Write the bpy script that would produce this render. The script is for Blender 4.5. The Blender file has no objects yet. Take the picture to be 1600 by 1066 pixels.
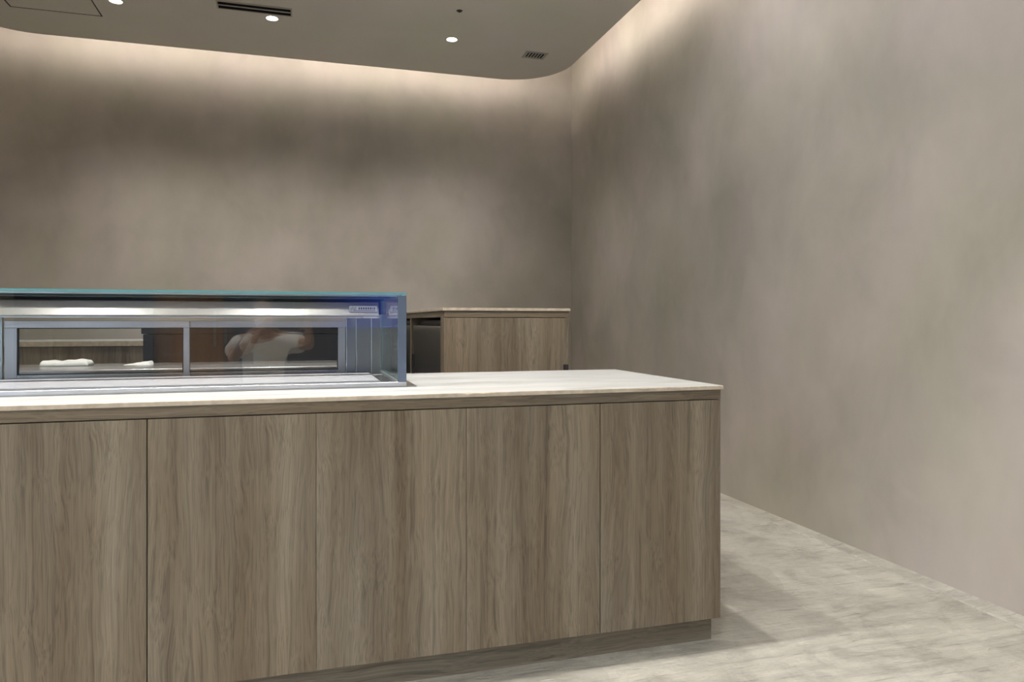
import bpy, bmesh, math, random
from mathutils import Vector, Matrix

SC = bpy.context.scene
COL = SC.collection
random.seed(7)

# ------------------------------------------------------------------ camera
THETA = math.atan(332 / 1130)
cam_d = bpy.data.cameras.new('camera')
cam = bpy.data.objects.new('camera', cam_d)
COL.objects.link(cam)
cam_d.sensor_width = 36.0
cam_d.sensor_fit = 'HORIZONTAL'
cam_d.lens = 1130 / 1600 * 36
cam_d.shift_y = -30 / 1600
cam_d.clip_start = 0.02
cam.location = (0, 0, 1.12)
cam.rotation_euler = (math.pi / 2, 0, -THETA)
SC.camera = cam

# ------------------------------------------------------------------ world, exposure
w = bpy.data.worlds.new('world')
SC.world = w
w.use_nodes = True
bg = w.node_tree.nodes['Background']
bg.inputs['Color'].default_value = (0.66, 0.82, 1.0, 1)      # overcast daylight outside the shop windows
bg.inputs['Strength'].default_value = 6.3
SC.view_settings.view_transform = 'Standard'
SC.view_settings.look = 'None'
SC.view_settings.gamma = 1.0
SC.view_settings.use_curve_mapping = False
SC.view_settings.exposure = 0.0
SC.cycles.max_bounces = 8
SC.cycles.transparent_max_bounces = 16
SC.cycles.caustics_reflective = False
SC.cycles.caustics_refractive = False

# ------------------------------------------------------------------ light levels
ZC = 3.374                       # lowered ceiling
SLAB = 3.78                      # upper ceiling in the cove
WX, WY, WL, WF = 2.62, 6.80, -2.79, -3.6   # walls: right, back, left, front
WIN_Y0, WIN_Y = -2.7, -0.3        # the left window
CX, CY, CL, CF, CR = 2.295, 6.475, -2.47, -3.27, 0.54   # lowered ceiling outline and corner radius
DOWN_W = 140
DOWN_COL = (1.0, 0.945, 0.88)
COVE_W = 3.7                    # per metre of strip
COVE_COL = (1.0, 0.90, 0.81)
# x, y of each downlight, power factor
DOWNLIGHTS = [(-1.239, 5.663, 0.72), (-0.196, 5.658, 0.80), (1.167, 5.677, 0.66),
              (0.83, 2.31, 0.95), (-0.07, 2.25, 1.22), (-1.05, 2.25, 1.1), (-1.95, 2.25, 1.0),
              (1.15, -0.30, 0.42), (-0.2, 0.10, 0.9), (-1.55, 0.10, 1.0),
              (1.15, -1.9, 0.7), (-0.2, -1.9, 0.9), (-1.55, -1.9, 0.9),
              (1.60, 0.60, 0.24), (1.60, 2.05, 0.22), (1.60, -0.9, 0.20), (1.55, 3.55, 0.28)]     # the last four are added, unseen, to brighten the right wall

# ------------------------------------------------------------------ node helpers
def new_mat(name):
    m = bpy.data.materials.new(name)
    m.use_nodes = True
    nt = m.node_tree
    b = nt.nodes['Principled BSDF']
    return m, nt, b

def N(nt, typ, **kw):
    n = nt.nodes.new(typ)
    for k, v in kw.items():
        if k in n.inputs.keys() if hasattr(n.inputs, 'keys') else False:
            n.inputs[k].default_value = v
        else:
            setattr(n, k, v)
    return n

def coords(nt, scale=(1, 1, 1), kind='Object', rnd=0.0):
    tc = nt.nodes.new('ShaderNodeTexCoord')
    mp = nt.nodes.new('ShaderNodeMapping')
    mp.inputs['Scale'].default_value = scale
    nt.links.new(tc.outputs[kind], mp.inputs['Vector'])
    if rnd:
        oi = nt.nodes.new('ShaderNodeObjectInfo')
        mul = nt.nodes.new('ShaderNodeMath'); mul.operation = 'MULTIPLY'
        mul.inputs[1].default_value = rnd
        nt.links.new(oi.outputs['Random'], mul.inputs[0])
        nt.links.new(mul.outputs[0], mp.inputs['Location'])
    return mp.outputs['Vector']

def noise(nt, vec, scale=5, detail=4, rough=0.5, dist=0.0):
    n = nt.nodes.new('ShaderNodeTexNoise')
    n.inputs['Scale'].default_value = scale
    n.inputs['Detail'].default_value = detail
    n.inputs['Roughness'].default_value = rough
    n.inputs['Distortion'].default_value = dist
    nt.links.new(vec, n.inputs['Vector'])
    return n.outputs['Fac']

def ramp(nt, fac, stops):
    r = nt.nodes.new('ShaderNodeValToRGB')
    e = r.color_ramp.elements
    while len(e) < len(stops):
        e.new(0.5)
    for i, (p, c) in enumerate(stops):
        e[i].position = p
        e[i].color = (c[0], c[1], c[2], 1) if hasattr(c, '__len__') else (c, c, c, 1)
    nt.links.new(fac, r.inputs['Fac'])
    return r.outputs['Color']

def mix(nt, a, b, fac=0.5, mode='MIX'):
    m = nt.nodes.new('ShaderNodeMix')
    m.data_type = 'RGBA'; m.blend_type = mode
    for s, v in ((m.inputs[0], fac), (m.inputs[6], a), (m.inputs[7], b)):
        if isinstance(v, bpy.types.NodeSocket):
            nt.links.new(v, s)
        elif isinstance(v, (int, float)):
            s.default_value = v
        else:
            s.default_value = (v[0], v[1], v[2], 1)
    return m.outputs[2]

def math_(nt, op, a, b=0.0):
    m = nt.nodes.new('ShaderNodeMath'); m.operation = op
    for s, v in ((m.inputs[0], a), (m.inputs[1], b)):
        if isinstance(v, bpy.types.NodeSocket):
            nt.links.new(v, s)
        else:
            s.default_value = v
    return m.outputs[0]

def bump(nt, b, height, strength=0.2, dist=0.01):
    n = nt.nodes.new('ShaderNodeBump')
    n.inputs['Strength'].default_value = strength
    n.inputs['Distance'].default_value = dist
    nt.links.new(height, n.inputs['Height'])
    nt.links.new(n.outputs['Normal'], b.inputs['Normal'])

def simple(name, col, rough=0.5, metal=0.0, grain=0.06, gscale=30, spec=0.5):
    m, nt, b = new_mat(name)
    v = coords(nt)
    f = noise(nt, v, gscale, 3)
    c = ramp(nt, f, [(0.3, [x * (1 - grain) for x in col]), (0.7, [min(1, x * (1 + grain)) for x in col])])
    nt.links.new(c, b.inputs['Base Color'])
    b.inputs['Roughness'].default_value = rough
    b.inputs['Metallic'].default_value = metal
    b.inputs['Specular IOR Level'].default_value = spec
    return m

# ------------------------------------------------------------------ materials
def mat_plaster(name, base, amp=1.0, bstr=0.12):
    m, nt, b = new_mat(name)
    v = coords(nt, (1, 1, 0.75))
    n1 = noise(nt, v, 0.9, 5, 0.58, 0.2)          # big clouds
    n2 = noise(nt, v, 2.3, 5, 0.54, 0.35)         # trowel patches
    v3 = coords(nt, (1, 1, 0.35))
    n3 = noise(nt, v3, 7.0, 5, 0.6, 0.3)          # short vertical drags
    n4 = noise(nt, v, 60, 4, 0.6)
    lo = [x * (1 - 0.13 * amp) for x in base]; lo[2] *= 1 - 0.03 * amp
    hi = [x * (1 + 0.11 * amp) for x in base]; hi[2] *= 1 + 0.02 * amp
    c1 = ramp(nt, n1, [(0.32, lo), (0.68, hi)])
    c2 = ramp(nt, n2, [(0.35, 0.86), (0.50, 0.98), (0.68, 1.07)])
    c3 = ramp(nt, n3, [(0.35, 0.93), (0.65, 1.05)])
    c = mix(nt, c1, c2, 0.75 * min(1, amp), 'MULTIPLY')
    c = mix(nt, c, c3, 0.2 * min(1, amp), 'MULTIPLY')
    # slow shift between an olive and a rosy tint
    tint = ramp(nt, noise(nt, v, 1.7, 3, 0.5), [(0.35, (0.98, 1.0, 0.94)), (0.65, (1.015, 0.99, 0.985))])
    c = mix(nt, c, tint, 1.0, 'MULTIPLY')
    nt.links.new(c, b.inputs['Base Color'])
    b.inputs['Roughness'].default_value = 0.72
    b.inputs['Specular IOR Level'].default_value = 0.25
    h = math_(nt, 'ADD', math_(nt, 'MULTIPLY', n2, 1.0), math_(nt, 'MULTIPLY', n4, 0.12))
    bump(nt, b, h, bstr, 0.02)
    return m

def mat_concrete():
    m, nt, b = new_mat('concrete_floor')
    v = coords(nt)
    n1 = noise(nt, v, 0.9, 5, 0.6, 0.3)
    n2 = noise(nt, v, 3.6, 8, 0.68, 0.35)
    v2 = coords(nt, (1.0, 3.2, 1))
    n3 = noise(nt, v2, 6.0, 7, 0.72, 0.9)         # trowel sweeps
    n4 = noise(nt, v, 55, 6, 0.75)
    vs = coords(nt, (2.2, 26.0, 1))
    vs.node.inputs['Rotation'].default_value = (0, 0, 0.35)
    n5 = noise(nt, vs, 2.0, 5, 0.65, 0.8)         # scratches
    vo = nt.nodes.new('ShaderNodeTexVoronoi'); vo.inputs['Scale'].default_value = 1.5
    vo.feature = 'F1'
    wv = nt.nodes.new('ShaderNodeTexNoise'); wv.inputs['Scale'].default_value = 2.0
    nt.links.new(v, wv.inputs['Vector'])
    vv = nt.nodes.new('ShaderNodeVectorMath'); vv.operation = 'ADD'
    nt.links.new(v, vv.inputs[0]); nt.links.new(wv.outputs['Color'], vv.inputs[1])
    nt.links.new(vv.outputs[0], vo.inputs['Vector'])
    patch = nt.nodes.new('ShaderNodeRGBToBW'); nt.links.new(vo.outputs['Color'], patch.inputs[0])
    base = ramp(nt, n1, [(0.3, (0.54, 0.52, 0.455)), (0.5, (0.62, 0.60, 0.535)), (0.7, (0.70, 0.685, 0.62))])
    c = mix(nt, base, ramp(nt, n2, [(0.36, 0.73), (0.47, 0.96), (0.55, 1.02), (0.65, 1.20)]), 0.9, 'MULTIPLY')
    c = mix(nt, c, ramp(nt, patch.outputs[0], [(0.2, 0.90), (0.8, 1.07)]), 0.8, 'MULTIPLY')
    c = mix(nt, c, ramp(nt, n3, [(0.36, 0.82), (0.44, 1.0), (0.7, 1.06)]), 0.5, 'MULTIPLY')
    c = mix(nt, c, ramp(nt, n5, [(0.34, 0.66), (0.40, 1.0), (0.62, 1.0), (0.70, 1.18)]), 0.9, 'MULTIPLY')
    nt.links.new(c, b.inputs['Base Color'])
    r = ramp(nt, n2, [(0.3, 0.62), (0.7, 0.36)])
    nt.links.new(r, b.inputs['Roughness'])
    b.inputs['Specular IOR Level'].default_value = 0.4
    h = math_(nt, 'ADD', math_(nt, 'ADD', n3, math_(nt, 'MULTIPLY', n5, 0.6)), math_(nt, 'ADD', math_(nt, 'MULTIPLY', n4, 0.3), math_(nt, 'MULTIPLY', n2, 0.8)))
    bump(nt, b, h, 1.0, 0.016)
    return m

def mat_wood(name, axis='Z', dark=(0.150, 0.115, 0.080), light=(0.275, 0.235, 0.182), rnd=0.35):
    """greyed oak veneer; grain runs along the given object axis"""
    m, nt, b = new_mat(name)
    def sc(a, l):      # a across the grain, l along it
        return {'Z': (a, a, l), 'X': (l, a, a), 'Y': (a, l, a)}[axis]
    v = coords(nt, sc(1, 1), rnd=rnd)
    warp = nt.nodes.new('ShaderNodeTexNoise')
    warp.inputs['Scale'].default_value = 1.0; warp.inputs['Detail'].default_value = 3
    nt.links.new(coords(nt, sc(5.5, 1.3), rnd=rnd * 3), warp.inputs['Vector'])
    off = nt.nodes.new('ShaderNodeVectorMath'); off.operation = 'MULTIPLY_ADD'
    nt.links.new(warp.outputs['Color'], off.inputs[0])
    off.inputs[1].default_value = sc(0.10, 0.0)
    nt.links.new(v, off.inputs[2])
    def warped(a, l):
        mp = nt.nodes.new('ShaderNodeMapping'); mp.inputs['Scale'].default_value = sc(a, l)
        nt.links.new(off.outputs[0], mp.inputs['Vector'])
        return mp.outputs['Vector']
    bands = noise(nt, coords(nt, sc(11, 0.28), rnd=rnd), 1.0, 2, 0.5, 0.2)
    rings = noise(nt, warped(70, 0.7), 1.0, 3, 0.55)
    fine = noise(nt, warped(420, 5), 1.0, 2, 0.5)
    clouds = noise(nt, coords(nt, sc(4, 1.2), rnd=rnd * 2), 1.0, 3)
    c = ramp(nt, bands, [(0.30, dark), (0.45, [(d * 0.6 + l * 0.4) for d, l in zip(dark, light)]),
                         (0.60, [(d * 0.25 + l * 0.75) for d, l in zip(dark, light)]), (0.75, light)])
    c = mix(nt, c, ramp(nt, rings, [(0.32, 0.66), (0.44, 0.94), (0.6, 1.04), (0.72, 1.14)]), 0.88, 'MULTIPLY')
    c = mix(nt, c, ramp(nt, fine, [(0.33, 0.74), (0.5, 1.0), (0.7, 1.13)]), 0.95, 'MULTIPLY')
    c = mix(nt, c, ramp(nt, clouds, [(0.35, (0.97, 0.92, 0.84)), (0.65, (1.03, 1.05, 1.06))]), 0.9, 'MULTIPLY')
    nt.links.new(c, b.inputs['Base Color'])
    b.inputs['Roughness'].default_value = 0.55
    b.inputs['Specular IOR Level'].default_value = 0.3
    bump(nt, b, math_(nt, 'ADD', fine, math_(nt, 'MULTIPLY', rings, 0.5)), 0.12, 0.002)
    return m

def mat_stone():
    m, nt, b = new_mat('veined_stone')
    v = coords(nt, (0.9, 5.0, 1.0))
    n1 = noise(nt, v, 2.2, 7, 0.65, 1.0)
    n2 = noise(nt, coords(nt, (1.2, 9.0, 2.0)), 3.5, 6, 0.65, 0.6)
    v3 = coords(nt)
    n3 = noise(nt, v3, 1.3, 3)
    c = ramp(nt, n1, [(0.30, (0.42, 0.425, 0.425)), (0.42, (0.50, 0.52, 0.53)), (0.52, (0.57, 0.595, 0.615)), (0.7, (0.62, 0.65, 0.675))])
    c = mix(nt, c, ramp(nt, n2, [(0.36, (0.86, 0.82, 0.77)), (0.46, 1.0), (1, 1.0)]), 0.6, 'MULTIPLY')
    c = mix(nt, c, ramp(nt, n3, [(0.35, (1.0, 0.97, 0.93)), (0.65, 1.0)]), 0.8, 'MULTIPLY')
    nt.links.new(c, b.inputs['Base Color'])
    b.inputs['Roughness'].default_value = 0.38
    bump(nt, b, n2, 0.05, 0.003)
    return m

def mat_steel(name, col=(0.58, 0.59, 0.60), rough=0.28, axis='X', metal=1.0, rvar=0.10):
    m, nt, b = new_mat(name)
    s = {'X': (0.6, 160, 160), 'Y': (160, 0.6, 160), 'Z': (160, 160, 0.6)}[axis]
    n1 = noise(nt, coords(nt, s), 1.0, 3, 0.6)
    c = ramp(nt, n1, [(0.3, [x * 0.95 for x in col]), (0.7, [min(1, x * 1.04) for x in col])])
    nt.links.new(c, b.inputs['Base Color'])
    b.inputs['Metallic'].default_value = metal
    nt.links.new(ramp(nt, n1, [(0.3, rough - rvar * 0.5), (0.7, rough + rvar * 0.5)]), b.inputs['Roughness'])
    return m

def mat_glass(name, tint=(0.982, 0.992, 0.992), ior=1.5):
    """thin clear pane: see-through plus mirror reflection after Fresnel"""
    m = bpy.data.materials.new(name); m.use_nodes = True
    nt = m.node_tree
    nt.nodes.remove(nt.nodes['Principled BSDF'])
    out = nt.nodes['Material Output']
    tr = nt.nodes.new('ShaderNodeBsdfTransparent')
    n1 = noise(nt, coords(nt), 3, 2)
    c = ramp(nt, n1, [(0.3, [x * 0.995 for x in tint]), (0.7, tint)])
    nt.links.new(c, tr.inputs['Color'])
    gl = nt.nodes.new('ShaderNodeBsdfGlossy'); gl.inputs['Roughness'].default_value = 0.0
    gl.inputs['Color'].default_value = (1, 1, 1, 1)
    fr = nt.nodes.new('ShaderNodeFresnel'); fr.inputs['IOR'].default_value = ior
    # the same amount on both faces of the pane
    ge = nt.nodes.new('ShaderNodeNewGeometry')
    iv = nt.nodes.new('ShaderNodeMix'); iv.data_type = 'FLOAT'
    iv.inputs[2].default_value = ior; iv.inputs[3].default_value = 1.0 / ior
    nt.links.new(ge.outputs['Backfacing'], iv.inputs[0])
    fr2 = nt.nodes.new('ShaderNodeFresnel')
    fr2.inputs['IOR'].default_value = ior
    lw = nt.nodes.new('ShaderNodeLayerWeight')          # Schlick-like, symmetric
    lw.inputs['Blend'].default_value = 0.5
    p = math_(nt, 'POWER', lw.outputs['Facing'], 5.0)
    fac = math_(nt, 'ADD', math_(nt, 'MULTIPLY', p, 0.94), 0.055)
    mx = nt.nodes.new('ShaderNodeMixShader')
    nt.links.new(fac, mx.inputs[0]); nt.links.new(tr.outputs[0], mx.inputs[1]); nt.links.new(gl.outputs[0], mx.inputs[2])
    nt.links.new(mx.outputs[0], out.inputs['Surface'])
    for n in (fr, fr2, iv, ge):
        nt.nodes.remove(n)
    return m

def mat_emit(name, col, strength):
    m, nt, b = new_mat(name)
    n1 = noise(nt, coords(nt), 20, 2)
    c = ramp(nt, n1, [(0.3, [x * 0.98 for x in col]), (0.7, col)])
    nt.links.new(c, b.inputs['Emission Color'])
    b.inputs['Base Color'].default_value = (0.8, 0.8, 0.8, 1)
    b.inputs['Emission Strength'].default_value = strength
    return m

M = {}
M['plaster'] = mat_plaster('taupe_plaster', [0.462, 0.424, 0.386])
M['front_darkness'] = mat_plaster('painted_darkness', [0.060, 0.062, 0.075], 0.5)  # near-black paints in the darkness behind the camera, for dim reflections
M['ceiling'] = mat_plaster('ceiling_paint', [0.65, 0.622, 0.575], 0.15, 0.03)
M['floor'] = mat_concrete()
M['wood'] = mat_wood('grey_oak')
M['wood_h'] = mat_wood('grey_oak_horizontal', 'X')
M['wood_y'] = mat_wood('grey_oak_depth', 'Y')
M['stone'] = mat_stone()
M['stone_edge'] = simple('raw_stone_edge_dimmed', (0.56, 0.48, 0.38), 0.7, 0, 0.16, 40)  # raw-cut edge; its beige also paints in weaker light than the top
M['steel'] = mat_steel('brushed_steel', (0.60, 0.60, 0.60), 0.22, 'X', 1.0, 0.05)
M['steel_bar'] = simple('satin_bar', (0.72, 0.71, 0.69), 0.24, 0.45, 0.015, 4)
M['matt_black'] = simple('matt_black', (0.006, 0.006, 0.007), 0.9, 0, 0.05, 30, 0.05)
M['steel_v'] = mat_steel('brushed_steel_upright', (0.36, 0.39, 0.40), 0.32, 'Z')
M['steel_dark'] = mat_steel('dark_steel', (0.42, 0.41, 0.39), 0.34, 'Y')
M['alu'] = mat_steel('satin_aluminium', (0.56, 0.57, 0.60), 0.42, 'X', 0.85)
M['alu_v'] = mat_steel('satin_aluminium_upright', (0.47, 0.49, 0.53), 0.42, 'Z', 0.85)
M['post'] = mat_steel('blue_grey_post', (0.155, 0.195, 0.27), 0.45, 'Z', 0.6)
M['glass'] = mat_glass('clear_glass')
M['glass_edge'] = simple('glass_edge', (0.13, 0.33, 0.36), 0.15)
M['tray'] = simple('white_tray', (0.60, 0.60, 0.66), 0.30, 0.0, 0.02)
M['black'] = simple('black_rubber', (0.012, 0.012, 0.014), 0.5)
M['black_plastic'] = simple('black_plastic', (0.03, 0.028, 0.03), 0.4)
M['shade'] = simple('vent_throat', (0.008, 0.007, 0.006), 0.9)
M['frame_paint'] = simple('vent_frame', (0.36, 0.34, 0.30), 0.5, 0, 0.03)
M['trim_white'] = simple('lamp_trim', (0.55, 0.53, 0.49), 0.45, 0, 0.03)
M['carcass'] = simple('dark_carcass', (0.035, 0.026, 0.018), 0.7)
M['lamp'] = mat_emit('lamp_glow', (1.0, 0.95, 0.86), 30)
M['led'] = mat_emit('led_glow', COVE_COL, 3)
def mat_screen():
    m, nt, b = new_mat('blue_screen')
    tc = nt.nodes.new('ShaderNodeTexCoord')
    sx = nt.nodes.new('ShaderNodeSeparateXYZ'); nt.links.new(tc.outputs['Generated'], sx.inputs[0])
    c = ramp(nt, sx.outputs['X'], [(0.0, (0.0, 0.002, 0.02)), (0.30, (0.006, 0.03, 0.30)), (0.6, (0.012, 0.07, 0.62))])
    nt.links.new(c, b.inputs['Emission Color'])
    b.inputs['Base Color'].default_value = (0.01, 0.01, 0.01, 1)
    b.inputs['Emission Strength'].default_value = 1.6
    return m
M['screen'] = mat_screen()
M['led_bent'] = mat_emit('led_bent_glow', COVE_COL, 14)
M['towel'] = simple('white_towel', (0.80, 0.80, 0.78), 0.9, 0, 0.05, 200, 0.1)
M['label'] = simple('sticker_white', (0.72, 0.72, 0.74), 0.5, 0, 0.03)
M['ink'] = simple('sticker_ink', (0.10, 0.10, 0.12), 0.5)
M['door_wood'] = mat_wood('amber_door', 'Z', (0.16, 0.065, 0.02), (0.34, 0.16, 0.06))
M['skin'] = simple('skin', (0.42, 0.25, 0.17), 0.5, 0, 0.05)
M['shirt'] = simple('white_cotton', (0.72, 0.70, 0.66), 0.9, 0, 0.06, 60, 0.1)
M['trousers'] = simple('dark_cotton', (0.04, 0.045, 0.06), 0.9, 0, 0.1, 80, 0.1)
M['hair'] = simple('dark_hair', (0.015, 0.012, 0.010), 0.5, 0, 0.2, 120)
M['shoe'] = simple('grey_canvas', (0.25, 0.24, 0.23), 0.8)
M['eye'] = simple('eye', (0.05, 0.04, 0.035), 0.2)

# ------------------------------------------------------------------ mesh helpers
def obj_from_bm(name, bm, mat, parent=None, loc=(0, 0, 0), smooth=False):
    me = bpy.data.meshes.new(name)
    bm.normal_update()
    bm.to_mesh(me); bm.free()
    o = bpy.data.objects.new(name, me)
    COL.objects.link(o)
    if mat:
        for mm in (mat if isinstance(mat, (list, tuple)) else [mat]):
            me.materials.append(M[mm])
    if smooth:
        for p in me.polygons:
            p.use_smooth = True
    o.location = loc
    if parent:
        o.parent = parent
    return o

def wloc(o):
    v = Vector(o.location)
    while o.parent:
        o = o.parent
        v += Vector(o.location)
    return v

def box(name, x0, x1, y0, y1, z0, z1, mat, parent=None, bevel=0.0, seg=2):
    bm = bmesh.new()
    bmesh.ops.create_cube(bm, size=1.0)
    bmesh.ops.scale(bm, vec=(x1 - x0, y1 - y0, z1 - z0), verts=bm.verts)
    if bevel:
        bmesh.ops.bevel(bm, geom=list(bm.edges), offset=bevel, segments=seg, affect='EDGES', profile=0.5)
    c = Vector(((x0 + x1) / 2, (y0 + y1) / 2, (z0 + z1) / 2))
    if parent:
        c -= wloc(parent)
    return obj_from_bm(name, bm, mat, parent, c)

def pane(name, x0, x1, y0, y1, z0, z1, parent):
    """glass sheet whose four narrow faces carry the green edge colour"""
    o = box(name, x0, x1, y0, y1, z0, z1, ['glass', 'glass_edge'], parent)
    d = (x1 - x0, y1 - y0, z1 - z0)
    ax = d.index(min(d))
    for p in o.data.polygons:
        p.material_index = 0 if abs(p.normal[ax]) > 0.9 else 1
    return o

def add_box(bm, x0, x1, y0, y1, z0, z1):
    r = bmesh.ops.create_cube(bm, size=1.0)
    bmesh.ops.scale(bm, vec=(x1 - x0, y1 - y0, z1 - z0), verts=r['verts'])
    bmesh.ops.translate(bm, vec=((x0 + x1) / 2, (y0 + y1) / 2, (z0 + z1) / 2), verts=r['verts'])

def lathe(name, prof, mat, parent, loc, n=32):
    """prof: list of (radius, z); closed round solid of revolution"""
    bm = bmesh.new()
    rings = []
    for r, z in prof:
        if r < 1e-6:
            rings.append([bm.verts.new((0, 0, z))])
        else:
            rings.append([bm.verts.new((r * math.cos(2 * math.pi * k / n), r * math.sin(2 * math.pi * k / n), z)) for k in range(n)])
    for a, b in zip(rings, rings[1:]):
        for k in range(n):
            k2 = (k + 1) % n
            if len(a) == 1 and len(b) > 1:
                bm.faces.new((a[0], b[k], b[k2]))
            elif len(b) == 1 and len(a) > 1:
                bm.faces.new((a[k], b[0], a[k2]))
            elif len(a) > 1:
                bm.faces.new((a[k], b[k], b[k2], a[k2]))
    bmesh.ops.recalc_face_normals(bm, faces=bm.faces)
    c = Vector(loc)
    if parent:
        c -= wloc(parent)
    o = obj_from_bm(name, bm, mat, parent, c, True)
    return o

def tag(o, label, cat, group=None, kind=None):
    o['label'] = label; o['category'] = cat
    if group: o['group'] = group
    if kind: o['kind'] = kind
    return o

def thing(name, loc, label, cat, group=None):
    o = bpy.data.objects.new(name, None)
    o.empty_display_size = 0.1
    COL.objects.link(o)
    o.location = loc
    return tag(o, label, cat, group)

def struct(o, label=None):
    o['kind'] = 'structure'
    if label: o['label'] = label
    return o

# ------------------------------------------------------------------ the room
struct(box('floor', WL - 0.1, WX + 0.1, WF - 0.1, WY + 0.1, -0.12, 0.0, 'floor'), 'pale grey trowelled concrete floor')
struct(box('wall_right', WX, WX + 0.12, WF - 0.1, WY + 0.1, 0, SLAB, 'plaster'), 'right wall in mottled taupe plaster')
struct(box('wall_back', WL - 0.1, WX, WY, WY + 0.12, 0, SLAB, 'plaster'), 'back wall in mottled taupe plaster')

# shop front wall behind the camera with a glazed opening and a timber door
def front_wall():
    bm = bmesh.new()
    y0, y1 = WF - 0.12, WF
    add_box(bm, WL, -1.50, y0, y1, 0, SLAB)
    add_box(bm, -1.50, -0.80, y0, y1, 2.20, SLAB)
    add_box(bm, -0.80, WX, y0, y1, 0, SLAB)
    return obj_from_bm('wall_front', bm, 'front_darkness')
struct(front_wall())
def left_wall():
    bm = bmesh.new()
    x0, x1 = WL - 0.12, WL
    add_box(bm, x0, x1, WIN_Y, WY, 0, SLAB)
    add_box(bm, x0, x1, WF - 0.12, WIN_Y0, 0, SLAB)
    add_box(bm, x0, x1, WIN_Y0, WIN_Y, 2.75, SLAB)
    add_box(bm, x0, x1, WIN_Y0, WIN_Y, 0, 0.10)
    return obj_from_bm('wall_left', bm, 'plaster')
struct(left_wall(), 'left wall in mottled taupe plaster')
def window(name, horizontal, a0, a1, c, n):
    """glazed shop window between a0 and a1 with n panes; c is the wall's centre line"""
    bm = bmesh.new()
    pcs = []
    def bx(p0, p1, q0, q1, z0, z1):
        if horizontal: add_box(bm, p0, p1, q0, q1, z0, z1)
        else: add_box(bm, q0, q1, p0, p1, z0, z1)
    st = (a1 - a0) / n
    for k in range(n + 1):
        m_ = a0 + st * k
        lo_, hi_ = max(a0, m_ - 0.025), min(a1, m_ + 0.025)
        bx(lo_, hi_, c - 0.04, c + 0.04, 0.10, 2.75)
    for k in range(n):
        p0, p1 = a0 + st * k + 0.025, a0 + st * (k + 1) - 0.025
        if k == 0: pass
        bx(p0, p1, c - 0.04, c + 0.04, 0.10, 0.15)
        bx(p0, p1, c - 0.04, c + 0.04, 2.70, 2.75)
        pcs.append((p0, p1))
    o = struct(obj_from_bm(name, bm, 'black_plastic'))
    for p0, p1 in pcs:
        if horizontal: pane('pane', p0, p1, c - 0.006, c + 0.006, 0.15, 2.70, o)
        else: pane('pane', c - 0.006, c + 0.006, p0, p1, 0.15, 2.70, o)
    # daylight portal in the opening
    ld = bpy.data.lights.new('portal', 'AREA'); ld.shape = 'RECTANGLE'
    ld.size = a1 - a0; ld.size_y = 2.6
    ld.cycles.is_portal = True
    lo = bpy.data.objects.new('portal', ld); COL.objects.link(lo); lo.parent = o
    if horizontal:
        lo.location = ((a0 + a1) / 2, c - 0.05, 1.43); lo.rotation_euler = (math.radians(90), 0, math.radians(0))
    else:
        lo.location = (c - 0.05, (a0 + a1) / 2, 1.43); lo.rotation_euler = (math.radians(90), 0, math.radians(-90))
window('window_1', False, WIN_Y0, WIN_Y, WL - 0.06, 3)
d1 = struct(box('door_1', -1.4998, -0.8002, WF - 0.09, WF - 0.04, 0.002, 2.1998, 'door_wood'))
hb = bmesh.new()
add_box(hb, -0.90, -0.875, WF + 0.005, WF + 0.03, 0.85, 1.25)
add_box(hb, -0.90, -0.875, WF - 0.04, WF + 0.006, 0.87, 0.895)
add_box(hb, -0.90, -0.875, WF - 0.04, WF + 0.006, 1.205, 1.23)
o = obj_from_bm('handle', hb, 'steel_v', d1); o.location = -Vector(d1.location)

# upper slab and the lowered ceiling with round corners
struct(box('ceiling', WL - 0.1, WX + 0.1, WF - 0.1, WY + 0.1, SLAB, SLAB + 0.1, 'ceiling'), 'upper ceiling above the light cove')
def outline(inset=0.0, n=20):
    r = CR - inset
    pts = []
    for cx, cy, a0 in ((CX - CR, CY - CR, 0), (CL + CR, CY - CR, 90), (CL + CR, CF + CR, 180), (CX - CR, CF + CR, 270)):
        for k in range(n + 1):
            a = math.radians(a0 + 90 * k / n)
            pts.append((cx + r * math.cos(a), cy + r * math.sin(a)))
    return pts
LIP = 0.030
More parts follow.
